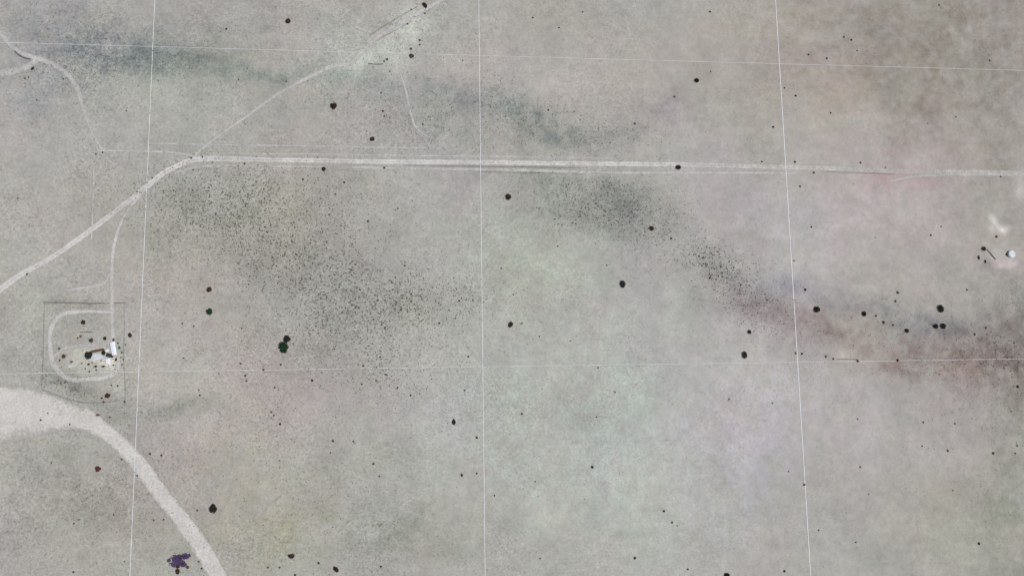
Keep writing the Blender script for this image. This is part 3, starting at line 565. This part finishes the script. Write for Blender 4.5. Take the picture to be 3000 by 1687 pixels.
# ------------------------------------------------------------------ ranch yard and tank
M_WHITE = plain('white_metal_roof', (0.80, 0.79, 0.80), .55, .06, .6)
M_WALL = plain('cream_siding', (0.62, 0.60, 0.55), .8, .08, 1.2)
M_TRIM = plain('grey_trim', (0.30, 0.30, 0.30), .7, .1, 2)
M_GLASS = plain('dark_glass', (0.03, 0.035, 0.04), .15, .1, 2)
M_BROWN = plain('rusty_roof', (0.13, 0.075, 0.055), .8, .35, .8)
M_DROOF = plain('dark_shingle', (0.035, 0.045, 0.055), .85, .25, 1.0)
M_WOOD = plain('weathered_timber', (0.12, 0.065, 0.05), .9, .3, 2)
M_STEEL = plain('painted_tank_steel', (0.68, 0.70, 0.69), .6, .14, .5)
M_WATER = plain('dull_water', (0.55, 0.60, 0.60), .2, .1, .3)
def box(V, F, x0, x1, y0, y1, z0, z1):
    k = len(V); V += [(x, y, z) for z in (z0, z1) for (x, y) in ((x0, y0), (x1, y0), (x1, y1), (x0, y1))]
    F += [(k, k+3, k+2, k+1), (k+4, k+5, k+6, k+7), (k, k+1, k+5, k+4), (k+1, k+2, k+6, k+5), (k+2, k+3, k+7, k+6), (k+3, k, k+4, k+7)]
def boxes(name, L, mat, parent):
    V = []; F = []
    for b_ in L: box(V, F, *b_)
    return mesh_obj(name, V, F, mat, parent)
def gable(name, hx, hy, z0, rise, ov, mat, parent, th=.12):
    """ridge along y"""
    a, c = hx + ov, hy + ov
    prof = [(-a, z0), (0, z0 + rise), (a, z0), (a, z0 + th), (0, z0 + rise + th), (-a, z0 + th)]
    V = [(x, y, z) for y in (-c, c) for (x, z) in prof]
    F = [(i, (i + 1) % 6, 6 + (i + 1) % 6, 6 + i) for i in range(6)] + [(5, 4, 1, 0), (4, 3, 2, 1), (6, 7, 10, 11), (7, 8, 9, 10)]
    return mesh_obj(name, V, F, mat, parent)
def building(name, px, py, ang, hx, hy, h, rise, roofm, wallm, label, cat, wins, door):
    root = empty(name, at(px, py), R(ang)); tag(root, label, cat)
    V = []; F = []; box(V, F, -hx, hx, -hy, hy, -.05, h)
    k = len(V); V += [(-hx, -hy, h), (hx, -hy, h), (0, -hy, h + rise), (-hx, hy, h), (hx, hy, h), (0, hy, h + rise)]; F += [(k, k+1, k+2), (k+3, k+5, k+4)]
    mesh_obj('wall', V, F, wallm, root)
    rf = gable('roof', hx, hy, h + .02, rise, .28, roofm, root)
    for (s, y, w_, z0, z1) in wins:
        x = s * hx; q = sorted((x, x + s * .06)); fr = boxes('window', [(q[0], q[1], y - w_/2 - .08, y + w_/2 + .08, z0 - .08, z1 + .08)], M_TRIM, root)
        q = sorted((x + s * .06, x + s * .075)); boxes('pane', [(q[0], q[1], y - w_/2, y + w_/2, z0, z1)], M_GLASS, fr)
    s, y = door; x = s * hx; q = sorted((x, x + s * .06)); d_ = boxes('door', [(q[0], q[1], y - .45, y + .45, .1, 2.1)], M_TRIM, root)
    q = sorted((x + s * .06, x + s * .12)); boxes('handle', [(q[0], q[1], y + .3, y + .36, 1.0, 1.12)], M_WHITE, d_)
    return root, rf
mh, rf = building('mobile_home', 335.5, 1021, 12, 2.5, 7.4, 2.9, .45, M_WHITE, M_WALL, 'long white roofed mobile home at the end of the driveway in the ranch yard', 'mobile home',
   [(-1, -5, 1.2, 1.1, 2.0), (-1, -1.5, 1.2, 1.1, 2.0), (-1, 5, 1.2, 1.1, 2.0), (1, -4, 1.2, 1.1, 2.0), (1, 3, 1.2, 1.1, 2.0)], (-1, 2.2))
boxes('chimney', [(-.9, -.6, 3.0, 3.3, 3.1, 3.9)], M_TRIM, rf)
boxes('step', [(-3.6, -2.56, 1.6, 2.8, 0, .3), (-3.1, -2.56, 1.7, 2.7, .3, .55)], M_WOOD, mh)
building('white_shed', 319.5, 1058, 6, 2.5, 2.6, 2.4, .4, M_WHITE, M_WALL, 'square white roofed shed below the mobile home', 'shed', [(1, 0, .9, 1.2, 1.9)], (-1, .8))
building('small_shed', 317, 1027, 100, 1.2, 1.7, 2.2, .3, M_WHITE, M_WALL, 'smallest white shed, wedged between black tree and mobile home', 'shed', [(1, .8, .6, 1.2, 1.8)], (-1, 0))
building('dark_shed', 324, 1041, 78, 1.9, 3.4, 2.4, .5, M_DROOF, M_WOOD, 'dark roofed shed between the white mobile home and the square white shed', 'shed', [(1, 1, .9, 1.2, 1.9)], (-1, -1))
bs, _rf = building('long_shed', 288, 1027, -78, 1.2, 6.6, 2.2, .35, M_BROWN, M_WOOD, 'long narrow brown roofed shed right of the big black yard tree', 'shed', [(-1, -3, .9, 1.1, 1.8), (-1, 3, .9, 1.1, 1.8)], (-1, 0))
# pale concrete yard slab
sl = empty('x', (0, 0, 0)); bpy.data.objects.remove(sl)
p = at(285, 1044); V = []; F = []; box(V, F, -6.2, 6.2, -2.6, 2.6, -.05, .13)
sl = mesh_obj('yard_slab', V, F, plain('pale_concrete', (0.58, 0.63, 0.64), .9, .15, .4)); sl.location = p; sl.rotation_euler = (0, 0, R(-4)); tag(sl, kind='structure')
# propane tank / trough: small white round trough
def lathe(name, prof, mat, parent=None, ns=40):
    V = []; F = []
    for r, z in prof:
        for i in range(ns): V.append((r * math.cos(2 * math.pi * i / ns), r * math.sin(2 * math.pi * i / ns), z))
    for j in range(len(prof) - 1):
        for i in range(ns): F.append((j * ns + i, j * ns + (i + 1) % ns, (j + 1) * ns + (i + 1) % ns, (j + 1) * ns + i))
    return mesh_obj(name, V, F, mat, parent)
def round_tank(px, py, r, h, label, cat, roof):
    root = empty('water_tank' if roof else 'trough', at(px, py)); tag(root, label, cat)
    lathe('wall', [(r, -.05), (r, h), (r + .06, h), (r + .06, h + .1), (r - .06, h + .1), (r - .06, .1)], M_STEEL, root)
    if roof:
        rf = lathe('roof', [(r + .12, h + .11), (r * .55, h + r * .1), (.35, h + r * .16), (.35, h + r * .16 + .3), (.02, h + r * .16 + .32)], M_STEEL, root)
        boxes('hatch', [(r * .45, r * .45 + .8, -.4, .4, h + r * .1, h + r * .14 + .25)], M_TRIM, rf)
        boxes('ladder', [(r + .07, r + .14, -.25, -.2, 0, h + .3), (r + .07, r + .14, .2, .25, 0, h + .3)] + [(r + .08, r + .12, -.2, .2, z, z + .04) for z in np.arange(.3, h, .35)], M_TRIM, root)
        boxes('pipe', [(-r - 1.6, -r - .02, -.08, .08, .2, .36)], M_TRIM, root)
    else:
        lathe('water', [(r - .07, h - .15), (.01, h - .15)], M_WATER, root)
    return root
round_tank(2960, 745, 4.4, 3.2, 'round white water tank on bare ground near the right edge', 'water tank', True)
round_tank(205, 1072.6, 1.25, .6, 'small round white trough at the lower left inside the ranch loop', 'trough', False)
# long bank beside the tank, its shade painted as dark earth
def bank(name, pts, w_, h, mat, label):
    S = smooth(pts, 4); V = []; F = []
    for i, s in enumerate(S):
        a = at(*S[max(i-1, 0)][:2]); b_ = at(*S[min(i+1, len(S)-1)][:2]); p = at(*s[:2]); d = (b_ - a).normalized(); nn = Vector((-d.y, d.x, 0)); k = math.sin(math.pi * (i + .15) / (len(S) - .7)) ** .5
        for u, z in ((-1, -.05), (-.5, .7), (0, 1), (.5, .7), (1, -.05)):
            q = p + nn * w_ * u * random.uniform(.85, 1.15); V.append((q.x, q.y, max(z, -.02) * h * k * random.uniform(.9, 1.1)))
    for i in range(len(S) - 1):
        for j in range(4): F.append((i*5+j, i*5+j+1, (i+1)*5+j+1, (i+1)*5+j))
    o = mesh_obj(name, V, F, mat); tag(o, label, 'dirt bank'); return o
M_BANK = plain('bank_earth_shaded', (0.17, 0.155, 0.15), .95, .25, .3)  # dark tone carries the shade on the banks
bank('dirt_bank', [(2891,731),(2900,741),(2908,751),(2917,760)], 1.1, 1.3, M_BANK, 'narrow earth bank painted in its shade, slanting between the brushy corner and the water tank')
bank('dirt_bank', [(42,149),(56,162),(72,170),(90,174)], 1.0, 1.1, M_BANK, 'narrow earth bank painted in its shade, along the lower side of the upper left track')
bank('dirt_bank', [(1078,187.5),(1095,188.5),(1110,189),(1123,188)], .7, .9, M_BANK, 'short thin dark earth bank below the upper end of the branch road')
def fence(px0, py0, px1, py1, npost, h, rails, mat, label, pw=.16):
    a = at(px0, py0); b_ = at(px1, py1); d = b_ - a; L = d.length
    root = empty('rail_fence', a, math.atan2(d.y, d.x)); tag(root, label, 'fence')
    for i in range(npost):
        x = L * i / (npost - 1); boxes('post', [(x - pw/2, x + pw/2, -pw/2, pw/2, -.05, h)], mat, root)
    for z in rails: boxes('rail', [(-.1, L + .1, pw/2, pw/2 + .12, z, z + .22)], mat, root)
fence(238, 973, 270, 972, 7, 1.9, (.4, .95, 1.5), M_WOOD, 'short brown rail fence in the upper middle of the ranch loop', .6)
fence(128, 888, 300, 889, 34, 1.2, (.3, .8), M_WOOD, 'long thin fence running left to right above the ranch loop', .16)
fence(333, 887, 361, 888, 7, 1.3, (.3, .8), M_WOOD, 'short thin fence continuing right of the driveway above the yard', .2)
fence(2454, 1051.5, 2510, 1052, 12, 1.5, (.4, 1.0), M_WOOD, 'thin reddish fence just above the lower boundary line on red soil', .35)
print('plants', sum(1 for o in bpy.data.objects if o.name.startswith(('shrub', 'desert_tree'))), 'scrub', NS)
